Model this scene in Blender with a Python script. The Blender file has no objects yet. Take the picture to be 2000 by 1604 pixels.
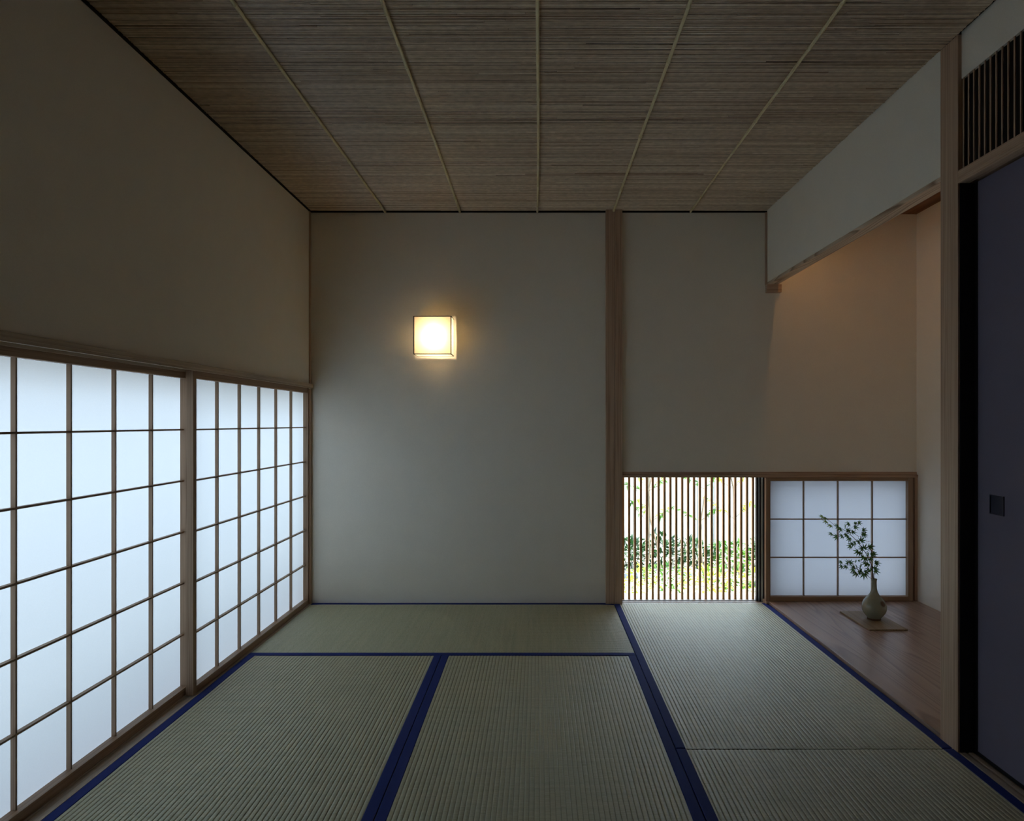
import bpy, bmesh, math, random
from mathutils import Vector, Matrix
random.seed(7)
S = bpy.context.scene
COL = S.collection

# ------------------------------------------------------------------ camera
H = 1.0706
cd = bpy.data.cameras.new('camera'); cam = bpy.data.objects.new('camera', cd); COL.objects.link(cam)
cam.location = (0, 0, H); cam.rotation_euler = (math.pi/2, 0, 0)
cd.sensor_width = 36; cd.lens = 36*1325/2000; cd.shift_x = -0.0245; cd.shift_y = 0.012
cd.clip_start = 0.05; cd.clip_end = 200
S.camera = cam

# ------------------------------------------------------------------ sky, sun, exposure
w = bpy.data.worlds.new('sky'); S.world = w; w.use_nodes = True
bg = w.node_tree.nodes['Background']
bg.inputs[0].default_value = (0.585, 0.750, 0.96, 1); bg.inputs[1].default_value = 7.6
sd = bpy.data.lights.new('sun', 'SUN'); sun = bpy.data.objects.new('sun', sd); COL.objects.link(sun)
sd.energy = 36.0; sd.angle = 0.02; sd.color = (1.0, 0.96, 0.88)
sun.rotation_euler = Vector((-0.55, 0.38, -1.0)).to_track_quat('-Z', 'Y').to_euler()
sun.location = (0, 0, 8)
# the alcove's own strip lamp, fixed behind the hanging wall above the opening
ad = bpy.data.lights.new('alcove_strip_lamp', 'AREA'); al = bpy.data.objects.new('alcove_strip_lamp', ad); COL.objects.link(al)
ad.shape = 'RECTANGLE'; ad.size = 0.025; ad.size_y = 0.85; ad.energy = 0.75; ad.color = (1.0, 0.50, 0.17)
al.location = (1.455, 3.45, 2.19)
al.rotation_euler = (0, -0.29, 0)
vs = S.view_settings
S.display_settings.display_device = 'sRGB'
vs.view_transform = 'Standard'; vs.look = 'None'; vs.exposure = 0.0; vs.gamma = 1.0; vs.use_curve_mapping = False
cy = S.cycles
cy.use_denoising = True
try: cy.denoiser = 'OPENIMAGEDENOISE'
except Exception: pass
cy.use_adaptive_sampling = False
cy.max_bounces = 10; cy.diffuse_bounces = 7; cy.glossy_bounces = 4; cy.transmission_bounces = 6
cy.sample_clamp_indirect = 14.0
cy.caustics_reflective = False; cy.caustics_refractive = False

# ------------------------------------------------------------------ object helpers
OFF = {}
def _link(name, me, mat, parent):
    o = bpy.data.objects.new(name, me)
    COL.objects.link(o)
    if mat is not None:
        me.materials.clear(); me.materials.append(mat)
    if parent is not None: o.parent = parent
    return o
def obj(name, geo, mat, parent=None, bevel=0.0, smooth=False):
    """geo = (verts, faces) in world coordinates"""
    v, f = geo
    off = Vector((0, 0, 0))
    if parent is not None: off = OFF.get(parent.name, off)
    me = bpy.data.meshes.new(name)
    me.from_pydata([tuple(Vector(p) - off) for p in v], [], f)
    me.update()
    if smooth: me.polygons.foreach_set('use_smooth', [True]*len(me.polygons))
    o = _link(name, me, mat, parent)
    OFF[o.name] = off
    if bevel > 0:
        m = o.modifiers.new('bevel', 'BEVEL'); m.width = bevel; m.segments = 2; m.limit_method = 'ANGLE'
        m.harden_normals = False
    return o
def tag(o, label=None, cat=None, group=None, kind=None):
    if label: o['label'] = label
    if cat: o['category'] = cat
    if group: o['group'] = group
    if kind: o['kind'] = kind
    return o
def thing(name, label, cat, loc, group=None, kind=None):
    o = bpy.data.objects.new(name, None); COL.objects.link(o); o.location = loc
    o.empty_display_size = 0.05
    OFF[o.name] = Vector(loc)
    tag(o, label, cat, group, kind)
    return o
def struct(name, geo, mat, label=None, bevel=0.0, smooth=False):
    o = obj(name, geo, mat, None, bevel, smooth); tag(o, label, None, None, 'structure'); return o

CF = [(0,3,2,1),(4,5,6,7),(0,1,5,4),(1,2,6,5),(2,3,7,6),(3,0,4,7)]
def box(*bs):
    v = []; f = []
    for (x0,x1,y0,y1,z0,z1) in bs:
        n = len(v)
        v += [(x0,y0,z0),(x1,y0,z0),(x1,y1,z0),(x0,y1,z0),(x0,y0,z1),(x1,y0,z1),(x1,y1,z1),(x0,y1,z1)]
        f += [tuple(n+i for i in q) for q in CF]
    return v, f
def sheet(x0, x1, y0, y1, z0, z1):
    # one sheet of paper: a rectangle across whichever extent is zero
    if x0 == x1: return [(x0,y0,z0),(x0,y1,z0),(x0,y1,z1),(x0,y0,z1)], [(0,1,2,3)]
    if y0 == y1: return [(x0,y0,z0),(x1,y0,z0),(x1,y0,z1),(x0,y0,z1)], [(0,1,2,3)]
    return [(x0,y0,z0),(x1,y0,z0),(x1,y1,z0),(x0,y1,z0)], [(0,1,2,3)]
def tube(pts, rads, n=8, caps=True):
    v = []; f = []
    pts = [Vector(p) for p in pts]
    ref = None
    for i, p in enumerate(pts):
        a = pts[max(i-1, 0)]; b = pts[min(i+1, len(pts)-1)]
        d = (b-a).normalized()
        if ref is None:
            ref = Vector((0,0,1)) if abs(d.z) < .9 else Vector((1,0,0))
        u = d.cross(ref).normalized(); ww = d.cross(u).normalized()
        ref = ww.cross(d) if False else ref
        for k in range(n):
            t = 2*math.pi*k/n
            v.append(tuple(p + (u*math.cos(t) + ww*math.sin(t))*rads[i]))
    for i in range(len(pts)-1):
        for k in range(n):
            a = i*n+k; b = i*n+(k+1) % n
            f.append((a, b, b+n, a+n))
    if caps:
        f.append(tuple(range(n-1, -1, -1))); f.append(tuple(range((len(pts)-1)*n, len(pts)*n)))
    return v, f
def lathe(c, prof, n=40):
    v = []; f = []
    for (r, z) in prof:
        for k in range(n):
            t = 2*math.pi*k/n
            v.append((c[0]+r*math.cos(t), c[1]+r*math.sin(t), c[2]+z))
    for i in range(len(prof)-1):
        for k in range(n):
            a = i*n+k; b = i*n+(k+1) % n
            f.append((a, b, b+n, a+n))
    return v, f
def join(*gs):
    v = []; f = []
    for (a, b) in gs:
        n = len(v); v += list(a); f += [tuple(n+i for i in q) for q in b]
    return v, f

# ------------------------------------------------------------------ material helpers
class NT:
    def __init__(s, name):
        s.m = bpy.data.materials.new(name); s.m.use_nodes = True
        s.t = s.m.node_tree; s.t.nodes.clear()
        s.out = s.t.nodes.new('ShaderNodeOutputMaterial')
        s.tc = None
    def n(s, typ, **kw):
        nd = s.t.nodes.new(typ)
        for k, v in kw.items(): setattr(nd, k, v)
        return nd
    def l(s, a, b): s.t.links.new(a, b)
    def coord(s, scale=(1,1,1), rot=(0,0,0)):
        tc = s.n('ShaderNodeTexCoord'); mp = s.n('ShaderNodeMapping')
        mp.inputs['Scale'].default_value = scale; mp.inputs['Rotation'].default_value = rot
        s.l(tc.outputs['Object'], mp.inputs['Vector']); return mp.outputs[0]
    def noise(s, vec, scale, detail=3, rough=.55, dist=0):
        nz = s.n('ShaderNodeTexNoise'); nz.inputs['Scale'].default_value = scale
        nz.inputs['Detail'].default_value = detail; nz.inputs['Roughness'].default_value = rough
        nz.inputs['Distortion'].default_value = dist
        s.l(vec, nz.inputs['Vector']); return nz.outputs['Fac']
    def ramp(s, fac, stops):
        r = s.n('ShaderNodeValToRGB'); e = r.color_ramp.elements
        while len(e) < len(stops): e.new(0.5)
        for i, (p, c) in enumerate(stops):
            e[i].position = p; e[i].color = (c[0], c[1], c[2], 1)
        s.l(fac, r.inputs[0]); return r.outputs[0]
    def math(s, op, a, b=None):
        m = s.n('ShaderNodeMath', operation=op)
        for i, x in enumerate((a, b)):
            if x is None: continue
            if isinstance(x, (int, float)): m.inputs[i].default_value = x
            else: s.l(x, m.inputs[i])
        return m.outputs[0]
    def mix(s, fac, a, b, mode='MIX'):
        m = s.n('ShaderNodeMix', data_type='RGBA', blend_type=mode)
        if isinstance(fac, (int, float)): m.inputs[0].default_value = fac
        else: s.l(fac, m.inputs[0])
        for i, x in ((6, a), (7, b)):
            if isinstance(x, tuple): m.inputs[i].default_value = (x[0], x[1], x[2], 1)
            else: s.l(x, m.inputs[i])
        return m.outputs[2]
    def bump(s, h, strength, dist=0.001, normal=None):
        b = s.n('ShaderNodeBump'); b.inputs['Strength'].default_value = strength; b.inputs['Distance'].default_value = dist
        s.l(h, b.inputs['Height'])
        if normal is not None: s.l(normal, b.inputs['Normal'])
        return b.outputs[0]
    def principled(s, col, rough=.6, spec=.3, normal=None, **kw):
        p = s.n('ShaderNodeBsdfPrincipled')
        if isinstance(col, tuple): p.inputs['Base Color'].default_value = (col[0], col[1], col[2], 1)
        else: s.l(col, p.inputs['Base Color'])
        if isinstance(rough, (int, float)): p.inputs['Roughness'].default_value = rough
        else: s.l(rough, p.inputs['Roughness'])
        p.inputs['Specular IOR Level'].default_value = spec
        if normal is not None: s.l(normal, p.inputs['Normal'])
        for k, v in kw.items(): p.inputs[k].default_value = v
        s.l(p.outputs[0], s.out.inputs[0]); return s.m

def plain(name, col, rough=.6, spec=.3, **kw):
    return NT(name).principled(col, rough, spec, **kw)

def wall_mat(name, col):
    t = NT(name); c = t.coord()
    a = t.noise(c, 9, 4); b = t.noise(c, 420, 2)
    r = t.ramp(a, [(.3, tuple(x*.98 for x in col)), (.7, tuple(min(1, x*1.01) for x in col))])
    r2 = t.ramp(b, [(.3, (.93,.93,.93)), (.7, (1,1,1))])
    return t.principled(t.mix(1.0, r, r2, 'MULTIPLY'), .92, .15, t.bump(b, .25, .0006))

def wood_mat(name, lo, hi, axis, rough=.5, rings=11, fine=1.0, spec=.35, straight=False):
    """straight or flat-sawn grain along the given axis; rings come from contour lines of a stretched field"""
    t = NT(name)
    st = [1.0, 1.0, 1.0]; st[axis] = 0.008 if straight else 0.055
    c = t.coord(tuple(st))
    fld = t.noise(c, 120.0 if straight else 7.0, 1.5, .45, 0 if straight else .4)
    fr = t.math('FRACT', t.math('MULTIPLY', fld, rings))
    st2 = [1.0, 1.0, 1.0]; st2[axis] = 0.012
    c2 = t.coord(tuple(st2))
    fib = t.noise(c2, 330*fine, 3, .6)
    base = t.ramp(fr, [(0.0, hi), (.62, tuple(a*.62+b*.38 for a, b in zip(hi, lo))), (.88, lo), (1.0, hi)])
    fibc = t.ramp(fib, [(.25, (.80,.78,.76)), (.75, (1.06,1.06,1.06))])
    return t.principled(t.mix(1.0, base, fibc, 'MULTIPLY'), rough, spec, t.bump(fib, .25, .0006))

def tatami_mat(name, laxis):
    t = NT(name)
    tc = t.n('ShaderNodeTexCoord'); sp = t.n('ShaderNodeSeparateXYZ'); t.l(tc.outputs['Object'], sp.inputs[0])
    L = sp.outputs[laxis]; W = sp.outputs[1-laxis]
    cell = t.math('FLOOR', t.math('MULTIPLY', W, 1/0.01482))
    cb = t.n('ShaderNodeCombineXYZ'); t.l(t.math('MULTIPLY', cell, 3.7), cb.inputs[0]); t.l(t.math('MULTIPLY', L, 330.0), cb.inputs[1])
    fib = t.noise(cb.outputs[0], 1.0, 3, .7)
    cb2 = t.n('ShaderNodeCombineXYZ'); t.l(t.math('MULTIPLY', W, 2.2), cb2.inputs[0]); t.l(t.math('MULTIPLY', L, 60.0), cb2.inputs[1])
    band = t.noise(cb2.outputs[0], 1.0, 2, .6)
    col = t.ramp(fib, [(.25, (.34,.325,.20)), (.5, (.48,.47,.32)), (.8, (.57,.56,.41))])
    bc = t.ramp(band, [(.3, (.88,.90,.86)), (.7, (1.05,1.03,1.0))])
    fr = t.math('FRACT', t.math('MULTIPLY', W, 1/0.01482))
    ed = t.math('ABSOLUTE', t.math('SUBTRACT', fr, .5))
    warp_shade = t.ramp(ed, [(.38, (1,1,1)), (.47, (.62,.60,.52))])   # furrow shade painted into the colour, along with the darker hemp
    return t.principled(t.mix(1.0, t.mix(1.0, col, bc, 'MULTIPLY'), warp_shade, 'MULTIPLY'), .45, .6, t.bump(fib, .8, .0014))

def paper_mat(name, trans=(.56,.56,.55)):
    t = NT(name); c = t.coord()
    n1 = t.noise(c, 260, 4, .7)
    k = t.ramp(n1, [(.3, tuple(x*.93 for x in trans)), (.7, trans)])
    tr = t.n('ShaderNodeBsdfTranslucent'); t.l(k, tr.inputs[0])
    df = t.n('ShaderNodeBsdfDiffuse'); df.inputs[0].default_value = (.62,.61,.57,1)
    mx = t.n('ShaderNodeMixShader'); mx.inputs[0].default_value = .36
    t.l(tr.outputs[0], mx.inputs[1]); t.l(df.outputs[0], mx.inputs[2]); t.l(mx.outputs[0], t.out.inputs[0])
    return t.m

def leaf_mat(name, a, b, tr=.45):
    t = NT(name); c = t.coord()
    g = t.n('ShaderNodeNewGeometry')
    col = t.ramp(g.outputs['Random Per Island'], [(0, a), (1, b)])
    p = t.n('ShaderNodeBsdfPrincipled'); t.l(col, p.inputs['Base Color']); p.inputs['Roughness'].default_value = .45
    q = t.n('ShaderNodeBsdfTranslucent'); t.l(col, q.inputs[0])
    mx = t.n('ShaderNodeMixShader'); mx.inputs[0].default_value = tr
    t.l(p.outputs[0], mx.inputs[1]); t.l(q.outputs[0], mx.inputs[2]); t.l(mx.outputs[0], t.out.inputs[0])
    return t.m

M = {}
M['wall'] = wall_mat('beige_plaster', (.89,.84,.74))
M['post'] = wood_mat('cedar_upright', (.40,.26,.175), (.60,.43,.31), 2, .5, 3, straight=True)
M['postx'] = wood_mat('cedar_crosswise', (.40,.26,.175), (.60,.43,.31), 0, .5, 3, straight=True)
M['posty'] = wood_mat('cedar_lengthwise', (.40,.26,.175), (.60,.43,.31), 1, .5, 3, straight=True)
M['shoji_v'] = wood_mat('screen_cedar_upright', (.27,.17,.105), (.40,.27,.175), 2, .5, 3, straight=True)
M['shoji_x'] = wood_mat('screen_cedar_crosswise', (.27,.17,.105), (.40,.27,.175), 0, .5, 3, straight=True)
M['shoji_y'] = wood_mat('screen_cedar_lengthwise', (.27,.17,.105), (.40,.27,.175), 1, .5, 3, straight=True)
M['lintel'] = wood_mat('flat_sawn_lintel', (.30,.19,.12), (.72,.56,.42), 1, .45, 24)
M['toko'] = wood_mat('alcove_board_wood', (.25,.16,.115), (.42,.295,.22), 1, .33, 13, spec=.55)
M['tray'] = wood_mat('pale_tray_wood', (.24,.18,.11), (.36,.28,.18), 1, .55, 12)
M['dark'] = plain('black_wood_and_shade', (.012,.009,.008), .7, .2)
M['lacquer_and_shade'] = plain('black_lacquer_and_shade', (.006,.005,.006), .45, .3)
M['alcove_ceiling'] = wood_mat('alcove_ceiling_cedar', (.15,.05,.018), (.24,.09,.035), 1, .5, 16)
M['sill'] = wood_mat('pale_sill_wood', (.62,.56,.47), (.78,.73,.64), 0, .4, 12)
M['silly'] = wood_mat('left_sill_wood', (.38,.30,.22), (.52,.43,.33), 1, .45, 3, straight=True)
M['slat'] = wood_mat('grille_cedar', (.45,.21,.07), (.62,.35,.14), 2, .5, 3, straight=True)
M['paper'] = paper_mat('washi_paper')
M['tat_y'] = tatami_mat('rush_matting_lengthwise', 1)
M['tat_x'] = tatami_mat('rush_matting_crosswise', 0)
def cloth(name, c0, c1):
    t = NT(name); c = t.coord(); a = t.noise(c, 900, 2)
    return t.principled(t.ramp(a, [(.3, c0), (.7, c1)]), .8, .25, t.bump(a, .3, .0004))
M['border'] = cloth('indigo_cotton', (.005,.015,.125), (.010,.030,.205))
M['fusuma'] = wall_mat('plum_grey_paper', (.20,.18,.245))
M['rear'] = plain('dark_paper_panel', (.05,.045,.04), .8, .2)
M['metal_dark'] = plain('dark_metal', (.03,.03,.035), .4, .5)
M['indigo_metal'] = plain('blued_metal', (.012,.014,.040), .35, .5, Metallic=.3)
def reed():
    t = NT('dried_reed'); at = t.n('ShaderNodeAttribute'); at.attribute_name = 'tone'
    c = t.coord((.6, 1, 1)); n1 = t.noise(c, 60, 3)
    k = t.ramp(at.outputs['Fac'], [(0, (.34,.20,.11)), (.35, (.60,.455,.32)), (.8, (.76,.62,.47)), (1, (.84,.72,.57))])
    k2 = t.ramp(n1, [(.3, (.80,.78,.76)), (.7, (1.1,1.1,1.1))])
    return t.principled(t.mix(1.0, k, k2, 'MULTIPLY'), .30, .7)
M['reed'] = reed()
def bamboo():
    t = NT('pale_bamboo'); c = t.coord((1, .08, 1)); n1 = t.noise(c, 160, 3)
    return t.principled(t.ramp(n1, [(.3, (.68,.57,.32)), (.7, (.88,.78,.50))]), .35, .5)
M['bamboo'] = bamboo()

# ------------------------------------------------------------------ dimensions (metres; x right, y away from the camera, z up)
XL, XR, YB, ZC = -1.347, 1.365, 4.03, 2.331
XA, ZA = 2.254, 2.31
YF = -0.6
YP0, YP1 = 2.201, 2.296       # alcove post
# ------------------------------------------------------------------ shell
struct('floor', box((-1.335, 1.37, YF, 1.322, -.06, -.004), (-1.7, 2.6, YF-.1, 4.2, -.12, -.058)), M['posty'])
struct('wall_left_rear', box((XL-.12, XL, YF, 1.31, -.12, ZC+.1)), M['rear'])
struct('wall_left', box((XL-.12, XL, 1.31, YB+.12, 1.300, ZC+.1)), M['wall'],
       'plain beige plaster wall above the large paper screens')
struct('wall_back', box((XL-.12, .406, YB, YB+.12, -.12, ZC+.1), (.503, XA+.1, YB, YB+.12, .778, ZC+.1), (2.254, XA+.1, YB, YB+.12, -.12, .778),
       (.406, .503, YB+.1, YB+.12, -.12, ZC+.1)), M['wall'], 'beige plaster end wall carrying the square lamp')
struct('wall_right_outer', box((XR+.165, XR+.22, YF, YP0, -.1, ZC+.1)), M['rear'])
struct('wall_right', box((XR+.012, XR+.10, YF, YP0, 2.1865, ZC+.1)), M['wall'],
       'strip of plaster above the slatted transom')
struct('wall_alcove_front', box((1.46, XA, YP0, YP1, -.1, ZC+.1)), M['wall'])
struct('wall_alcove_right', box((XA, XA+.1, YP0, YB+.12, -.1, ZC+.1)), M['wall'], 'side wall of the alcove beyond the post')
struct('wall_hanging', box((XR, XR+.055, YP1, YB, 1.905, ZC+.1)), M['wall'], 'grey plaster wall hanging above the alcove opening')
struct('wall_rear', box((XL-.12, XR+.22, YF-.1, YF, -.1, ZC+.1)), M['rear'])
struct('roof_structure', box((-1.95, XA+.35, YF-.3, YB+.12, ZC+.1, ZC+.24)), M['dark'])
struct('ceiling_alcove', box((XR+.055, XA, YP1, YB, ZA, ZA+.1)), M['alcove_ceiling'], 'reddish boarded alcove ceiling')

# ceiling: reed matting held by bamboo battens
ceil = struct('ceiling', box((XL-.1, XR+.1, YF, YB+.1, ZC+.008, ZC+.1)), M['dark'], 'ceiling of thin brown reeds laid side by side under bamboo battens')
def reeds():
    v = []; f = []; tone = []
    y = YF+.02
    while y < YB-.002:
        d = random.uniform(.0058, .0088)
        x = XL+.002 - random.uniform(0, 1.2)
        dz = random.uniform(-.0013, .0014)
        while x < XR-.004:
            ln = random.uniform(.5, 1.9)
            x1 = min(x+ln, XR-.002); x0 = max(x, XL+.002)
            if x1-x0 > .02:
                tn = min(1, max(0, random.gauss(.60, .24)))
                r0 = d*.5*random.uniform(.80, 1.06); r1 = r0*random.uniform(.75, 1.0)
                if random.random() < .5: r0, r1 = r1, r0
                sk = random.uniform(-.0016, .0016); n = len(v); K = 4
                for i in range(K+1):
                    u = i/K; r = r0+(r1-r0)*u; px = x0+(x1-x0)*u
                    py = y+d*.5 + sk*math.sin(u*3.1+tn*6); zc = ZC+.001+dz+random.uniform(-.0005, .0005)
                    for a in (0, 45, 90, 135, 180):
                        t = math.radians(180+a)
                        v.append((px, py+r*math.cos(t), zc+r*math.sin(t)*1.0))
                for i in range(K):
                    for k in range(4):
                        a = n+i*5+k; f.append((a, a+5, a+6, a+1)); tone.append(tn)
            x = x1+.001 if x1 < XR-.003 else XR
        y += d*random.uniform(.88, 1.04) + (.0014 if random.random() < .08 else 0)
    return v, f, tone
v, f, tone = reeds()
ro = obj('reed_matting', (v, f), M['reed'], ceil, smooth=True); ro['kind'] = 'stuff'
at = ro.data.attributes.new('tone', 'FLOAT', 'FACE'); at.data.foreach_set('value', tone)
for i, bx in enumerate((-.903, -.4577, .003, .453, .909)):
    pts = []; rad = []; nodes = []
    y = -.5; 
    nx = y + random.uniform(.05, .3); marks = []
    while nx < 4.02: marks.append(nx); nx += random.uniform(.24, .38)
    ys = [y]
    for m in marks: ys += [m-.006, m-.002, m+.002, m+.006]
    ys.append(4.026)
    taper = random.choice((-1, 1)); wob = random.uniform(0, 6)
    for q in ys:
        r = .0066 + .0006*taper*(q-2)/2
        if any(abs(q-m) < .003 for m in marks): r += .0014
        elif any(abs(q-m) < .007 for m in marks): r -= .0009
        pts.append((bx+.0025*math.sin(q*2.3+wob), q, ZC-.0085)); rad.append(r)
    obj('bamboo_batten', tube(pts, rad, 10), M['bamboo'], ceil, smooth=True)

# dark shadow-gap moulding round the ceiling, corner beads
n_tr = [0]
def trim(geo, mat, label, bevel=.001):
    n_tr[0] += 1
    return struct('trim_%d' % n_tr[0], geo, mat, label, bevel)
trim(box((XL, .406, YB-.005, YB+.001, ZC-.012, ZC-.001), (.503, XR, YB-.005, YB+.001, ZC-.012, ZC-.001)), M['dark'], 'thin black shadow strip between end wall and ceiling', 0)
trim(box((XL-.001, XL+.005, YF, YB-.005, ZC-.012, ZC-.001)), M['dark'], 'thin black shadow strip between left wall and ceiling', 0)
trim(box((XL, XL+.007, 4.002, YB-.005, 1.300, ZC-.012)), M['post'], 'slender wooden bead in the left corner above the screens')
trim(box((1.353, XR, 4.020, YB, 1.889, ZC-.012)), M['post'], 'slender brown bead where hanging wall meets the end wall')
trim(box((.406, .4582, 4.005, YB+.10, -.004, ZC), (.4598, .5035, 4.005, YB+.10, -.004, ZC)), M['post'], 'tall square cedar post between end wall and garden window', .0012)
trim(box((XR, 1.458, YP0, YP1, -.004, ZC)), M['post'], 'tall square cedar post at the front edge of the alcove', .0015)
trim(box((1.371, 1.432, YP0-.004, YP0, 0, 1.847)), M['lacquer_and_shade'], 'black strip added over the unlit front of the alcove post', 0)  # black strip added for the shade on the post's front face
trim(box((XR+.003, 1.425, YP1, YB, 1.889, 1.905)), M['lintel'], 'pale wavy-grained lintel under the hanging wall', .0008)
trim(box((1.356, 1.443, 4.000, YB, 1.840, 1.889)), M['postx'], 'small wooden block receiving the lintel at the end wall', .001)
trim(box((.5035, XA, YB-.004, YB+.02, .762, .779), (.5035, XA, YB-.016, YB+.12, .7467, .762)), M['postx'], 'long cedar head rail over garden window and small screen', .001)
trim(box((2.236, XA, YB-.012, YB+.10, .0154, .7467)), M['post'], 'narrow cedar jamb at the right end of the small screen')
# left screen head and sill
trim(box((-1.467, -1.330, 1.30, YB, 1.284, 1.300), (-1.3365, -1.330, 1.30, YB, 1.274, 1.284), (-1.3812, -1.3785, 1.30, YB, 1.270, 1.284), (-1.467, -1.416, 1.30, YB, 1.270, 1.284)),
     M['silly'], 'long grooved head rail above the two large screens', .0008)
trim(box((-1.467, -1.336, 1.30, YB+.0, -.06, -.0045), (-1.345, -1.3365, 1.30, YB+.0, -.0045, -.0005), (-1.3812, -1.3785, 1.30, YB, -.0045, .0005)),
     M['silly'], 'grooved floor sill under the two large screens', .0006)
trim(box((-1.362, -1.3395, 4.004, YB, 0, 1.270)), M['post'], 'narrow jamb between the far large screen and the end wall')
trim(box((-1.467, -1.347, 1.31, 1.352, 0, 1.270)), M['post'], None)
trim(box((1.352, XA, YB+.0005, YB+.12, -.06, .0156), (1.352, 1.3690, 4.003, YB+.0005, -.004, .0156)), M['postx'], 'low threshold under the small screen', 0)
# outside of the left opening: low board and head board that shade the paper edges
trim(box((-1.60, -1.57, 1.2, 4.3, -.2, .135), (-1.60, -1.57, 1.2, 4.3, 1.30, 1.42), (-1.60, -1.467, 1.2, 4.3, -.2, -.06)), M['posty'], None)
# right: head rail, sill, transom
trim(box((XR, 1.46, YF, YP0, 1.860, 1.889), (XR, 1.402, YF, YP0, 1.847, 1.860), (1.447, 1.46, YF, YP0, 1.847, 1.860)), M['posty'], 'moulded head rail over the dark sliding door', .002)
trim(box((1.3690, 1.55, YF, YP0, -.06, -.004), (1.3700, 1.388, YF, YP0, -.004, .002), (1.398, 1.413, YF, YP0, -.004, .002)), M['silly'], 'grooved floor sill in front of the dark sliding door', .0008)
tg = thing('transom_grille', 'dark transom of thin upright slats over the sliding door', 'transom', (XR+.03, 1.8, 1.889))
obj('gap_shade_board', box((1.386, 1.395, .3, YP0-.001, 1.890, 2.186)), M['dark'], tg)  # black board put in for the unlit depth between the slats
y = 2.192; k = 0
while y > .9:
    obj('slat', box((XR+.012, XR+.0155, y-.0025, y+.0025, 1.890, 2.186)), M['post'], tg); y -= .026

# sliding door (plum grey)
d1 = thing('door_1', 'dark plum-grey sliding door with square recessed pull', None, (1.43, 1.7, 0), None, 'structure')
obj('panel', box((1.420, 1.440, 1.27, 2.185, .012, 1.848)), M['fusuma'], d1)
obj('frame', box((1.417, 1.443, 2.185, 2.1965, 0, 1.850), (1.417, 1.443, 1.262, 1.27, 0, 1.850), (1.417, 1.443, 1.27, 2.185, .002, .012)), M['lacquer_and_shade'], d1)
fp = obj('finger_pull', box((1.4165, 1.4205, 2.061, 2.0645, .786, .846), (1.4165, 1.4205, 2.1215, 2.125, .786, .846), (1.4165, 1.4205, 2.0645, 2.1215, .786, .7895), (1.4165, 1.4205, 2.0645, 2.1215, .8425, .846)), M['indigo_metal'], d1)
obj('recess', box((1.4185, 1.4202, 2.0645, 2.1215, .7895, .8425)), M['indigo_metal'], fp)

# alcove floor
struct('floor_alcove', box((1.3695, XA, YP1-.09, YB-.0, -.057, .0154)), M['toko'], 'smooth brown alcove floorboard with wavy grain', .0015)

# ------------------------------------------------------------------ tatami mats
def tatami(label, x0, x1, y0, y1, laxis, b0=True, b1=True):
    g = .0012
    x0 += g; x1 -= g; y0 += g; y1 -= g
    t = thing('tatami_mat', label, 'tatami mat', ((x0+x1)/2, (y0+y1)/2, -.055), 'tatami mats covering the floor')
    BW = .033
    if laxis == 1: w0, w1, l0, l1 = x0, x1, y0, y1
    else: w0, w1, l0, l1 = y0, y1, x0, x1
    zt = 0.0; dp = .0022
    P = .01482
    # surface: ridged profile across the width, run along the length, snapped to the weave cells of the material
    c0 = t.location[1-laxis] if laxis == 0 else t.location[0]
    prof = []
    ws, we = w0+BW-.001, w1-BW+.001
    k0 = math.floor((ws-c0)/P); k1 = math.ceil((we-c0)/P)
    for k in range(k0, k1):
        for (u, d) in ((.0, 1), (.09, .55), (.22, .16), (.5, 0), (.78, .16), (.91, .55)):
            wv = c0+(k+u)*P
            if ws < wv < we: prof.append((wv, zt-dp*d))
    prof = [(ws, zt-.0008)]+prof+[(we, zt-.0008)]
    v = []; f = []
    segs = 24
    for j in range(segs+1):
        l = l0+(l1-l0)*j/segs
        edge = -.004 if j in (0, segs) else 0
        for (wv, z) in prof:
            wav = .0004*math.sin(l*9+wv*5)
            v.append((wv, l, z+wav+edge*.5) if laxis == 1 else (l, wv, z+wav+edge*.5))
    # rounded ends
    n = len(prof)
    for j in range(segs):
        for i in range(n-1):
            a = j*n+i; q = (a, a+1, a+n+1, a+n)
            f.append(q if laxis == 1 else q[::-1])
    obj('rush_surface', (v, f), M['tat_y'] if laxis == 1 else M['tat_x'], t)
    e = .0025
    core = box((x0, x1, y0+e, y1-e, -.055, -.003)) if laxis == 1 else box((x0+e, x1-e, y0, y1, -.055, -.003))
    obj('core', core, M['tat_y'], t)
    def band(a, b):
        if laxis == 1: gg = box((a, b, l0, l1, -.05, zt+.0009))
        else: gg = box((l0, l1, a, b, -.05, zt+.0009))
        obj('cloth_border', gg, M['border'], t, bevel=.0018)
    band(w0, w0+BW); band(w1-BW, w1)
    return t
SX = .4545; MX = -.440; YM = 3.124; YN = 2.228
tatami('tatami mat lying crosswise along the end wall under the square lamp', -1.335, SX, YM, YB, 0)
tatami('tatami mat running lengthwise beside the large paper screens', -1.335, MX, YM-1.8, YM, 1)
tatami('middle tatami mat of the foreground, between two doubled blue borders', MX, SX, YM-1.8, YM, 1)
tatami('tatami mat brightly lit in front of the slatted garden window', SX, 1.368, YN+.003, YB, 1)
tatami('dark tatami mat in the lower right corner beside the sliding door', SX, 1.368, YN-1.8, YN, 1)

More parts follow.
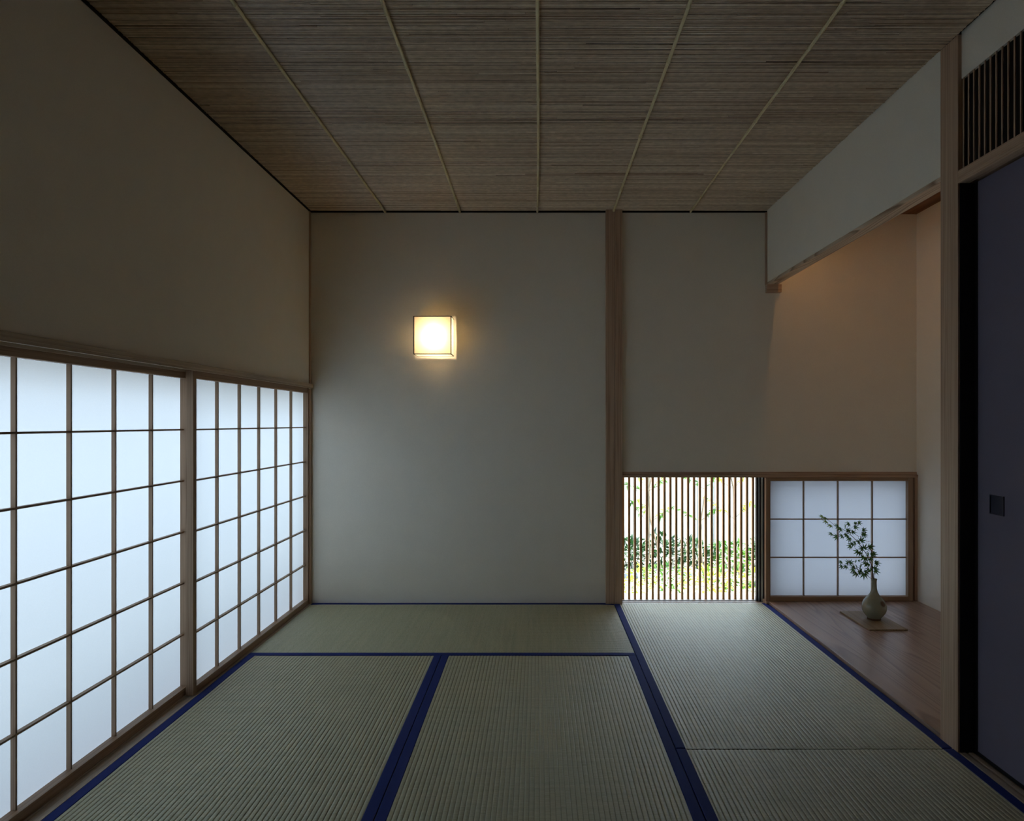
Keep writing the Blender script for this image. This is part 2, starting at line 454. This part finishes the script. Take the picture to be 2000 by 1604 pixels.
# ------------------------------------------------------------------ shoji screens
def shoji(label, frame_fn, U0, U1, Z0, Z1, pu0, pu1, pz0, pz1, cols, rows, loc, mats, th=.030, bar=.0062, bd=.015):
    """frame_fn(u, d) -> (x, y): u along the screen, d depth behind its room face"""
    t = thing('shoji_screen', label, 'shoji screen', loc, None)
    def b(u0, u1, d0, d1, z0, z1):
        a = frame_fn(u0, d0); c = frame_fn(u1, d1)
        return box((min(a[0], c[0]), max(a[0], c[0]), min(a[1], c[1]), max(a[1], c[1]), z0, z1))
    mv, mh = mats
    obj('stile', b(U0, pu0, 0, th, Z0, Z1), mv, t, .0008)
    obj('stile', b(pu1, U1, 0, th, Z0, Z1), mv, t, .0008)
    obj('top_rail', b(pu0, pu1, .004, th, pz1, Z1), mh, t, .0008)
    obj('bottom_rail', b(pu0, pu1, .0, th, Z0, pz0), mh, t, .0008)
    cu = (pu1-pu0)/cols; cz = (pz1-pz0)/rows
    f0 = th-bd; f1 = th-.0004
    for i in range(1, cols):
        u = pu0+i*cu; obj('lattice_bar', b(u-bar/2, u+bar/2, f0+.001, f1, pz0, pz1), mv, t)
    for j in range(1, rows):
        z = pz0+j*cz; obj('lattice_bar', b(pu0, pu1, f0, f1-.0005, z-bar/2, z+bar/2), mh, t)
    # paper: one rectangle behind each opening of the lattice, all sharing one mesh
    a = frame_fn(0, 0); c = frame_fn(cu, .0004)
    me = None
    for i in range(cols):
        for j in range(rows):
            pa = frame_fn(pu0+i*cu, f1); pb = frame_fn(pu0+(i+1)*cu, f1)
            g = sheet(pa[0], pb[0], pa[1], pb[1], pz0+j*cz, pz0+(j+1)*cz)
            if me is None:
                o = obj('paper_pane', g, M['paper'], t); me = o.data; base = (i, j)
            else:
                o = bpy.data.objects.new('paper_pane', me); COL.objects.link(o); o.parent = t
                p = frame_fn(i*cu, 0); q = frame_fn(0, 0)
                o.location = (p[0]-q[0], p[1]-q[1], j*cz)
    return t
# far large screen (front track) and near large screen (rear track)
shoji('large shoji screen next to the end wall, sliding in front of the other', lambda u, d: (XL-d, u), 2.658, 4.004, 0, 1.2785, 2.684, 3.992, .030, 1.246, 6, 6,
      (XL-.015, 3.33, 0), (M['shoji_v'], M['shoji_y']))
shoji('large shoji screen cut by the left edge of the photo', lambda u, d: (-1.3825-d, u), 1.365, 2.712, 0, 1.2785, 1.391, 2.684, .030, 1.246, 6, 6,
      (-1.3975, 2.04, 0), (M['shoji_v'], M['shoji_y']))
shoji('low shoji screen on the alcove floor behind the vase', lambda u, d: (u, 4.006+d), 1.352, 2.221, .0158, .7455, 1.378, 2.192, .044, .726, 4, 3,
      (1.79, 4.02, .0158), (M['shoji_v'], M['shoji_x']))

# ------------------------------------------------------------------ slatted garden window
wn = thing('window_1', 'low garden window with upright wooden slats', None, (.93, 4.1, 0), None, 'structure')
obj('sill', box((.5035, 1.351, YB, 4.26, -.06, -.002)), M['sill'], wn, .001)
obj('track', box((.5035, 1.352, 4.052, 4.057, -.002, .001)), M['metal_dark'], wn)
obj('track', box((.5035, 1.352, 4.085, 4.090, -.002, .001)), M['metal_dark'], wn)
for i in range(23):
    cx = .5235+i*.03585
    obj('slat', box((cx-.0064, cx+.0064, 4.118, 4.136, -.002, .755)), M['slat'], wn)
obj('rail', box((.5035, 1.36, 4.138, 4.15, .74, .775)), M['slat'], wn)
obj('sash_frame', box((1.318, 1.330, 4.078, 4.10, .0, .7467), (1.3345, 1.344, 4.066, 4.10, .0, .7467), (1.352, 1.378, 4.066, 4.10, 0, .7467)), M['metal_dark'], wn)
obj('sash_seal', box((1.3435, 1.3475, 4.058, 4.066, .0, .735), (1.330, 1.3318, 4.082, 4.10, 0, .7467)), plain('pale_aluminium', (.45,.47,.42), .4, .4), wn)
obj('jamb', box((1.352, 1.372, 4.10, 4.16, -.06, .76)), M['post'], wn)
obj('sash_frame', box((1.378, 1.40, 4.105, 4.125, 0, .7467), (2.215, 2.25, 4.105, 4.125, 0, .7467), (2.195, 2.236, 4.046, 4.050, .0156, .7467), (1.40, 2.215, 4.105, 4.125, 0, .03), (1.40, 2.215, 4.105, 4.125, .715, .7467)), M['metal_dark'], wn)  # thin dark strip at right is added to stop a light leak
fg = NT('frosted_glass'); _a = fg.n('ShaderNodeBsdfTranslucent'); _a.inputs[0].default_value = (.33,.36,.43,1); _b = fg.n('ShaderNodeBsdfDiffuse'); _b.inputs[0].default_value = (.25,.27,.30,1)
_m = fg.n('ShaderNodeMixShader'); _m.inputs[0].default_value = .3; fg.l(_a.outputs[0], _m.inputs[1]); fg.l(_b.outputs[0], _m.inputs[2]); fg.l(_m.outputs[0], fg.out.inputs[0])
obj('frosted_pane', sheet(1.395, 2.22, 4.115, 4.115, .02, .725), fg.m, wn)  # unseen pane, frosted to dim the small screen from behind

# ------------------------------------------------------------------ wall lamp
lx0, lx1, lz0, lz1, ly0, ly1 = -.709, -.4915, 1.463, 1.6835, 3.888, 4.018
lp = thing('wall_lamp', 'glowing square paper lamp with thin dark frame on the end wall', 'lamp', ((lx0+lx1)/2, YB, lz0))
e = .0050
fr = []
for (xa, xb) in ((lx0, lx0+e), (lx1-e, lx1)):
    for (za, zb) in ((lz0, lz0+e), (lz1-e, lz1)): fr.append((xa, xb, ly0, ly1, za, zb))
    for (ya, yb) in ((ly0, ly0+e), (ly1-e, ly1)): fr.append((xa, xb, ya, yb, lz0, lz1))
for (za, zb) in ((lz0, lz0+e), (lz1-e, lz1)):
    for (ya, yb) in ((ly0, ly0+e), (ly1-e, ly1)): fr.append((lx0, lx1, ya, yb, za, zb))
obj('frame', box(*fr), plain('dark_lamp_frame', (.035,.014,.009), .5, .3), lp)
def lamp_paper():
    t = NT('lamp_paper'); tr = t.n('ShaderNodeBsdfTranslucent'); tr.inputs[0].default_value = (.92,.84,.66,1)
    df = t.n('ShaderNodeBsdfDiffuse'); df.inputs[0].default_value = (.8,.74,.6,1)
    mx = t.n('ShaderNodeMixShader'); mx.inputs[0].default_value = .35
    t.l(tr.outputs[0], mx.inputs[1]); t.l(df.outputs[0], mx.inputs[2]); t.l(mx.outputs[0], t.out.inputs[0]); return t.m
LPM = lamp_paper(); q = .0012
obj('paper_front', sheet(lx0+e, lx1-e, ly0+q, ly0+q, lz0+e, lz1-e), LPM, lp)
for a in (lx0+q, lx1-q): obj('paper_side', sheet(a, a, ly0+e, ly1-e, lz0+e, lz1-e), LPM, lp)
for a in (lz0+q, lz1-q): obj('paper_side', sheet(lx0+e, lx1-e, ly0+e, ly1-e, a, a), LPM, lp)
obj('back_plate', box((lx0+.03, lx1-.03, ly1-.006, YB, lz0+.03, lz1-.03)), plain('white_plate', (.75,.72,.66), .5, .3), lp)
def emis(name, col, st):
    t = NT(name); em = t.n('ShaderNodeEmission'); em.inputs[0].default_value = (*col, 1); em.inputs[1].default_value = st
    t.l(em.outputs[0], t.out.inputs[0]); return t.m
bc = (-.592, 3.952, 1.565); br = .022
prof = [(br*math.sin(math.pi*i/10)+1e-5, -br*math.cos(math.pi*i/10)) for i in range(11)]
obj('bulb', lathe(bc, prof, 16), emis('bulb_glow', (1.0, .73, .42), 150.0), lp, smooth=True)
obj('socket', tube([(bc[0], 3.972, bc[2]), (bc[0], 4.014, bc[2])], [.013, .013], 12), M['metal_dark'], lp)

# ------------------------------------------------------------------ alcove still life
ty = .0154
tray = obj('display_board', box((1.684, 1.879, 3.438, 3.775, ty, ty+.008)), M['tray'], None, .001)
tag(tray, 'thin pale wooden board lying on the alcove floor under the vase', 'board')
vc = (1.797, 3.617, ty+.008)
vz = thing('vase', 'grey-green glazed bottle vase with a round belly and slim neck', 'vase', vc)
u = 1/366.0
pf = [(0, .0005), (11.2, .0), (12.0, .6), (12.0, 3.2), (13.5, 5), (17.5, 10), (20.6, 15), (22.2, 20.5), (22.4, 25.5), (21.2, 31), (18.6, 36.5), (15.0, 41.5), (11.0, 46), (7.8, 51), (6.0, 56), (5.1, 61), (4.7, 66), (4.5, 71), (4.7, 75), (5.6, 78.2), (5.3, 78.8), (4.4, 77.5), (3.6, 72), (3.5, 60)]
def smoothprof(p, k=4):
    out = []
    for i in range(len(p)-1):
        a = p[max(i-1, 0)]; b = p[i]; c = p[i+1]; d = p[min(i+2, len(p)-1)]
        for j in range(k):
            t = j/k
            h = lambda A, B, C, D: .5*((2*B)+(-A+C)*t+(2*A-5*B+4*C-D)*t*t+(-A+3*B-3*C+D)*t**3)
            out.append((max(0.00001, h(a[0], b[0], c[0], d[0])), h(a[1], b[1], c[1], d[1])))
    out.append(p[-1]); return out
pf2 = [(r*u, z*u) for r, z in smoothprof(pf[1:], 4)]
pf2 = [(1e-5, 0)]+pf2
def glaze():
    t = NT('celadon_glaze'); c = t.coord(); n1 = t.noise(c, 14, 4); n2 = t.noise(c, 160, 2)
    col = t.ramp(n1, [(.3, (.24,.255,.19)), (.6, (.31,.32,.245)), (.8, (.37,.37,.29))])
    gm = t.n('ShaderNodeTexCoord'); vm = t.n('ShaderNodeVectorMath', operation='DISTANCE')
    t.l(gm.outputs['Object'], vm.inputs[0]); vm.inputs[1].default_value = (.0235, -.050, .094)
    sp = t.ramp(vm.outputs['Value'], [(0, (0,0,0)), (.012, (.0,.0,.0)), (.020, (1,1,1))])
    col = t.mix(sp, (.09,.05,.02), col)
    p = t.principled(col, .12, .6, t.bump(n2, .08, .0006)); return p
gl = glaze()
obj('body', lathe(vc, pf2, 56), gl, vz, smooth=True)
fr_ = obj('foot_ring', lathe(vc, [(10.5*u, 0), (12.3*u, 0), (12.4*u, 2.2*u), (12.0*u, 3.0*u)], 48), plain('unglazed_clay', (.09,.05,.03), .8, .2), vz, smooth=True)

# maple branch
def P(px, py, y):     # where a picture point stands at depth y; only used to give the branch its real-size outline
    s = 1325.0/y
    return Vector(((px-1049)/s, y, H-(py-826)/s))
def cp(cx, cy_): return 1580+cx/5.94, 980+cy_/5.94
mb = thing('maple_branch', 'sprig of green Japanese maple leaves arching left out of the vase', 'branch', (vc[0], vc[1], vc[2]+.18))
YV = vc[1]
def path(lst, y0, y1):
    n = len(lst)-1
    return [P(*cp(a, b), y0+(y1-y0)*i/n) for i, (a, b) in enumerate(lst)]
main_l = [(757, 960), (750, 905), (737, 790), (712, 700), (655, 592), (585, 495), (520, 420), (440, 350), (370, 308), (290, 268), (225, 215), (185, 182)]
side_l = [(752, 960), (735, 903), (655, 845), (590, 800), (520, 765), (455, 735), (400, 728)]
stub_l = [(762, 960), (757, 895), (753, 832)]
tw1 = [(585, 495), (600, 420), (612, 350)]
tw2 = [(440, 350), (500, 300), (545, 262)]
tw3 = [(655, 592), (715, 545), (735, 470)]
tw4 = [(440, 350), (380, 400), (290, 390)]
stemm = plain('maple_bark', (.050,.022,.014), .6, .3)
def rr(n, a, b): return [a+(b-a)*i/(n-1) for i in range(n)]
pm = path(main_l, YV, YV-.11); ps = path(side_l, YV, YV+.06)
pm[0] = Vector((vc[0]+.001, YV, vc[2]+.165)); ps[0] = Vector((vc[0]-.001, YV, vc[2]+.17))
pt = path(stub_l, YV, YV+.004); pt[0] = Vector((vc[0]+.003, YV, vc[2]+.17))
def atd(l, y0, y1): return path(l, y0, y1)
obj('stem', join(tube(pm, rr(len(pm), .0022, .0007), 7), tube(ps, rr(len(ps), .0014, .0006), 6), tube(pt, [.0013, .0013, .0011], 6),
    tube(atd(tw1, YV-.05, YV-.02), [.0008, .0007, .0005], 5), tube(atd(tw2, YV-.07, YV-.09), [.0008, .0006, .0005], 5),
    tube(atd(tw3, YV-.04, YV-.01), [.0009, .0007, .0005], 5), tube(atd(tw4, YV-.07, YV-.04), [.0008, .0006, .0005], 5)), stemm, mb, smooth=True)
def maple_mesh():
    lobes = [(0, 1.0), (36, .93), (-36, .93), (74, .74), (-74, .74), (116, .42), (-116, .42)]
    lobes.sort(key=lambda q: q[0])
    v = [(0, 0, 0)]; f = []
    pts = []
    for i, (a, L) in enumerate(lobes):
        if i > 0:
            am = (lobes[i-1][0]+a)/2; pts.append((am, .30, .004))
        pts.append((a-13, L*.50, .012)); pts.append((a, L, -.10)); pts.append((a+13, L*.50, .012))
    for (a, L, z) in pts:
        t = math.radians(a); v.append((L*math.sin(t), L*math.cos(t), z*1.0))
    n = len(pts)
    for i in range(1, n): f.append((0, i+1, i))
    # petiole
    b = len(v); v += [(-.012, 0, 0), (.012, 0, 0), (.012, -.42, -.06), (-.012, -.42, -.06)]; f.append((b, b+1, b+2, b+3))
    me = bpy.data.meshes.new('leaf'); me.from_pydata(v, [], f); me.update(); return me
green = leaf_mat('maple_leaf_green', (.055,.150,.030), (.095,.215,.045), .4)
light = leaf_mat('maple_leaf_young', (.20,.30,.050), (.26,.36,.070), .45)
lm = maple_mesh(); lm.materials.append(green); lml = lm.copy(); lml.materials.clear(); lml.materials.append(light)
leaves = [(158,172,78,1,.8),(196,190,95,1,.8),(205,232,80,1,.9),(255,276,84,1,.9),(338,290,60,0,1),(372,318,85,0,1),(425,300,20,0,.8),(265,372,88,0,.8),(325,408,86,0,1),(390,400,70,0,1),(420,392,-30,0,.8),
 (440,338,-60,0,.9),(468,258,88,0,.9),(528,252,-70,0,.8),(572,244,-86,0,.8),(528,296,-80,0,.9),(498,352,-80,0,1),(478,350,60,0,.9),(470,420,160,0,1),(450,395,90,0,.9),(622,328,-78,0,.9),(618,372,-88,0,1),(640,380,-120,0,.8),(603,460,-20,0,1.1),
 (585,470,60,0,1),(510,490,95,0,1),(485,516,100,0,.9),(540,480,70,0,.9),(572,580,95,0,1.1),(600,590,140,0,.9),(640,545,-10,0,1.1),(620,550,70,0,1),(695,530,-60,0,1.1),(640,640,120,0,1.1),(660,655,170,0,1),(690,625,30,0,1),(722,620,-60,0,1),(742,602,-86,0,.9),(705,660,-140,0,.9),
 (660,718,80,0,1),(690,720,110,0,1),(768,706,-80,0,1.1),(780,715,-110,0,.8),(700,790,85,0,1),(720,800,20,0,.9),(762,800,-95,0,1.1),(758,780,-30,0,.9),(378,700,88,0,.8),(455,715,40,0,1),(470,712,-50,0,.9),(385,750,95,0,.8),(435,752,105,0,.9),
 (530,762,80,0,1),(562,772,30,0,1),(520,792,110,0,1),(552,830,105,0,1.1),(575,825,-60,0,.9),(638,835,170,0,1.2),(650,820,-60,0,1),(612,800,60,0,1),(600,760,10,0,.9),(545,700,20,0,.6),(575,690,-30,0,.5)]
def yat(cx, cy_):
    best = (1e9, YV)
    for lst, pp in ((main_l, pm), (side_l, ps)):
        for (a, b), p in zip(lst, pp):
            d = (a-cx)**2+(b-cy_)**2
            if d < best[0]: best = (d, p.y)
    return best[1]
random.seed(3)
for (cx, cy_, ang, young, sc) in leaves:
    o = bpy.data.objects.new('leaf', lml if young else lm); COL.objects.link(o); o.parent = mb
    p = P(*cp(cx, cy_), yat(cx, cy_)+random.uniform(-.022, .022)) - OFF[mb.name]
    o.location = p
    o.scale = (.031*sc,)*3
    # leaf tip points along ang in the picture plane (ang > 0 to the left), blade tilted towards horizontal
    tilt = math.radians(random.uniform(15, 55))
    d = Vector((-math.sin(math.radians(ang)), -.35, math.cos(math.radians(ang))-.25)).normalized()
    nrm = Vector((random.uniform(-.4, .4), -math.cos(tilt), math.sin(tilt)))
    nrm = (nrm - d*nrm.dot(d)).normalized()
    xx = d.cross(nrm)
    o.rotation_euler = Matrix((xx, d, nrm)).transposed().to_euler()
red = plain('maple_key_red', (.20,.045,.03), .6, .3)
kg = []
for (cx, cy_) in ((578,402),(600,405),(560,395),(672,464),(695,460),(720,468),(742,468),(735,505),(752,510),(700,572),(720,565),(742,578),(600,742),(625,770)):
    p = P(*cp(cx, cy_), yat(cx, cy_)); a = random.uniform(-.5, .5)
    kg.append(tube([p-Vector((.0042, 0, a*.005)), p, p+Vector((.0042, 0, a*.005-.001))], [.0005, .0017, .0004], 5))
obj('seed_keys', join(*kg), red, mb)

# ------------------------------------------------------------------ garden outside
GZ = -.45
def ground_mat():
    t = NT('garden_gravel'); c = t.coord(); n1 = t.noise(c, 3.0, 4); n2 = t.noise(c, 55, 3, .7)
    a = t.ramp(n2, [(.30, (.16,.15,.12)), (.45, (.42,.40,.34)), (.7, (.66,.63,.55))])
    return t.principled(a, .9, .1, t.bump(n2, .5, .01))
def ggrid():
    v = []; f = []; nx, ny = 60, 36
    for j in range(ny+1):
        for i in range(nx+1):
            x = -2.0+7*i/nx; y = 4.2+3.6*j/ny
            v.append((x, y, GZ+.018*math.sin(x*3.1+y)*math.cos(y*2.3)+random.uniform(-.006, .006)))
    for j in range(ny):
        for i in range(nx):
            a = j*(nx+1)+i; f.append((a, a+1, a+nx+2, a+nx+1))
    return v, f
struct('garden_ground', join(ggrid(), box((-30, 30, -30, 40, GZ-.2, GZ-.05))), ground_mat(), 'sunlit pale gravel ground outside the low window')
struct('added_shade_wall_left', box((-3.4, -3.3, -3, 8, GZ-.1, 1.25)), wall_mat('shade_wall_green', (.05,.065,.055)))  # unseen wall added to keep sunlit ground from lighting the large screens
fence = thing('garden_fence', 'pale board fence standing behind the garden plants', 'fence', (1.7, 7.6, GZ))
fm = wood_mat('pale_weathered_board', (.17,.20,.20), (.25,.28,.28), 2, .7, 8)
me = None
for i in range(58):
    if me is None:
        o = obj('fence_board', box((-.9, -.812, 7.585, 7.605, GZ-.02, 1.15)), fm, fence); me = o.data
    else:
        o = bpy.data.objects.new('fence_board', me); COL.objects.link(o); o.parent = fence
        o.location = (i*.09, .006*(i % 2), 0)
obj('fence_rail', box((-1, 4.4, 7.611, 7.65, -.1, -.03), (-1, 4.4, 7.611, 7.65, .85, .92)), fm, fence)

def leaf_geo(p, d, up, L, W, curl=.25):
    d = d.normalized(); s = d.cross(up).normalized(); n = s.cross(d)
    a = p; b = p+d*L*.45+n*L*.05; t = p+d*L-n*L*curl
    return [tuple(a), tuple(b+s*W*.5), tuple(t), tuple(b-s*W*.5)], [(0, 1, 2, 3)]
def foliage(c, rad, n, L, W, updir=.35, seed=0):
    rnd = random.Random(seed); v = []; f = []
    for _ in range(n):
        while True:
            q = Vector((rnd.uniform(-1, 1), rnd.uniform(-1, 1), rnd.uniform(-1, 1)))
            if q.length < 1: break
        p = Vector((c[0]+q.x*rad[0], c[1]+q.y*rad[1], c[2]+q.z*rad[2]))
        d = Vector((q.x+rnd.uniform(-.7, .7), q.y+rnd.uniform(-.7, .7), q.z*.6+updir+rnd.uniform(-.6, .4)))
        l = L*rnd.uniform(.6, 1.3)
        a, b = leaf_geo(p, d, Vector((rnd.uniform(-.4, .4), rnd.uniform(-.4, .4), 1)), l, W*rnd.uniform(.7, 1.2))
        m = len(v); v += a; f += [tuple(m+i for i in b[0])]
    return v, f
gA = leaf_mat('deep_green_leaves', (.003,.020,.004), (.014,.065,.010), .35)
gB = leaf_mat('fresh_green_leaves', (.02,.08,.010), (.07,.17,.02), .5)
gC = leaf_mat('yellow_green_leaves', (.14,.22,.02), (.34,.36,.04), .5)
bark = plain('grey_brown_bark', (.10,.085,.06), .8, .2)
shr = [('dark green shrub at the left edge of the garden window view', .98, 7.05, .20, .15, 190, 'A'),
       ('broad leafy shrub left of centre in the garden window view', 1.33, 7.10, .20, .17, 210, 'A'),
       ('low green shrub at the centre of the garden window view', 1.68, 7.15, .20, .14, 190, 'A'),
       ('fresh green shrub right of centre in the garden window view', 2.03, 7.10, .20, .13, 190, 'B'),
       ('dark shrub at the right edge of the garden window view', 2.39, 7.10, .20, .14, 190, 'A'),]
for i, (lab, x, y, r, hh, n, kd) in enumerate(shr):
    t = thing('garden_shrub', lab, 'shrub', (x, y, GZ), 'shrubs seen through the slatted window')
    obj('foliage', foliage((x, y, GZ+hh), (r, .26, hh), n, .10, .034, .35, 20+i), {'A': gA, 'B': gB}[kd], t)
    st = [tube([(x+.03*k, y, GZ-.02), (x+.07*k, y+.03, GZ+hh*.7), (x+.13*k, y, GZ+hh*1.5)], [.006, .005, .003], 5) for k in (-1, 0, 1)]
    obj('stems', join(*st), bark, t)
low = [('low yellow-green plant nearest the garden window on the left', .86, 6.15, 'C'), ('small leafy plant in the gravel, second from left outside', 1.18, 6.30, 'B'),
       ('low plant in the gravel outside the middle of the window', 1.50, 6.12, 'C'), ('small bright plant in the gravel right of the middle', 1.78, 6.32, 'B'),
       ('low yellow-green plant outside near the black sash frame', 2.05, 6.15, 'C')]
for i, (lab, x, y, kd) in enumerate(low):
    t = thing('ground_plant', lab, 'plant', (x, y, GZ), 'low plants in the gravel outside')
    obj('foliage', foliage((x, y, GZ+.09), (.24, .30, .10), 150, .075, .026, .4, 60+i), {'B': gB, 'C': gC}[kd], t)
    obj('stems', join(*[tube([(x+.02*k, y, GZ-.02), (x+.05*k, y, GZ+.12)], [.003, .002], 4) for k in (-1, 0, 1)]), bark, t)
rnd = random.Random(11)
sap = [('slender sapling with bare twigs at left outside the slats', 1.03, 6.5, .06), ('slender young tree left of centre outside the slats', 1.22, 6.75, -.10),
       ('thin sapling near the middle of the garden view', 1.60, 6.6, .02), ('thin young tree right of centre outside the slats', 2.0, 6.7, -.08), ('slender sapling at right outside near the dark sash', 2.2, 6.5, .05)]
for i, (lab, x, y, ln) in enumerate(sap):
    t = thing('sapling', lab, 'sapling', (x, y, GZ), 'thin saplings outside the window')
    tp = [Vector((x+ln*k*.35+.03*math.sin(k*1.7+i), y+.02*math.cos(k+i), GZ-.03+k*.30)) for k in range(8)]
    gs = [tube(tp, rr(8, .010, .004), 6)]
    lv = []; lf = []
    for k in range(2, 8):
        for sgn in (-1, 1):
            q = tp[k]+Vector((sgn*rnd.uniform(.10, .26), rnd.uniform(-.1, .1), rnd.uniform(.08, .22)))
            mid = (tp[k]+q)/2+Vector((0, 0, -.015))
            gs.append(tube([tp[k], mid, q], [.0035, .0028, .0015], 4))
            for _ in range(13):
                uu = rnd.uniform(.4, 1.05); p = tp[k].lerp(q, uu)
                a, b = leaf_geo(p, Vector((rnd.uniform(-1, 1), rnd.uniform(-1, 1), rnd.uniform(-.9, .3))), Vector((0, .2, 1)), rnd.uniform(.04, .075), .026)
                m = len(lv); lv += a; lf += [tuple(m+z for z in b[0])]
    obj('trunk', join(*gs), bark, t); obj('foliage', (lv, lf), gC if i % 2 else gB, t)
stm = wall_mat('blue_grey_stone', (.16,.19,.23))
for i, (lab, x, y, r) in enumerate([('flat blue-grey stone at right in the gravel outside', 2.13, 6.30, .11), ('small blue-grey stone at left in the gravel outside', .96, 6.66, .10), ('blue-grey stone in the gravel below the middle shrub', 1.52, 6.74, .12)]):
    rs = random.Random(i); n = 14
    pr = [(r, -.02), (r*1.02, .02), (r*.9, .045), (r*.6, .058), (1e-4, .062)]
    v, f = lathe((x, y, GZ), pr, n)
    ks = [1+rs.uniform(-.14, .14) for _ in range(n)]
    v = [(x+(p[0]-x)*ks[j % n], y+(p[1]-y)*ks[j % n]*.8, p[2]) for j, p in enumerate(v)]
    o = obj('garden_stone', (v, f), stm, None, smooth=True); tag(o, lab, 'stone', 'stones in the garden gravel')
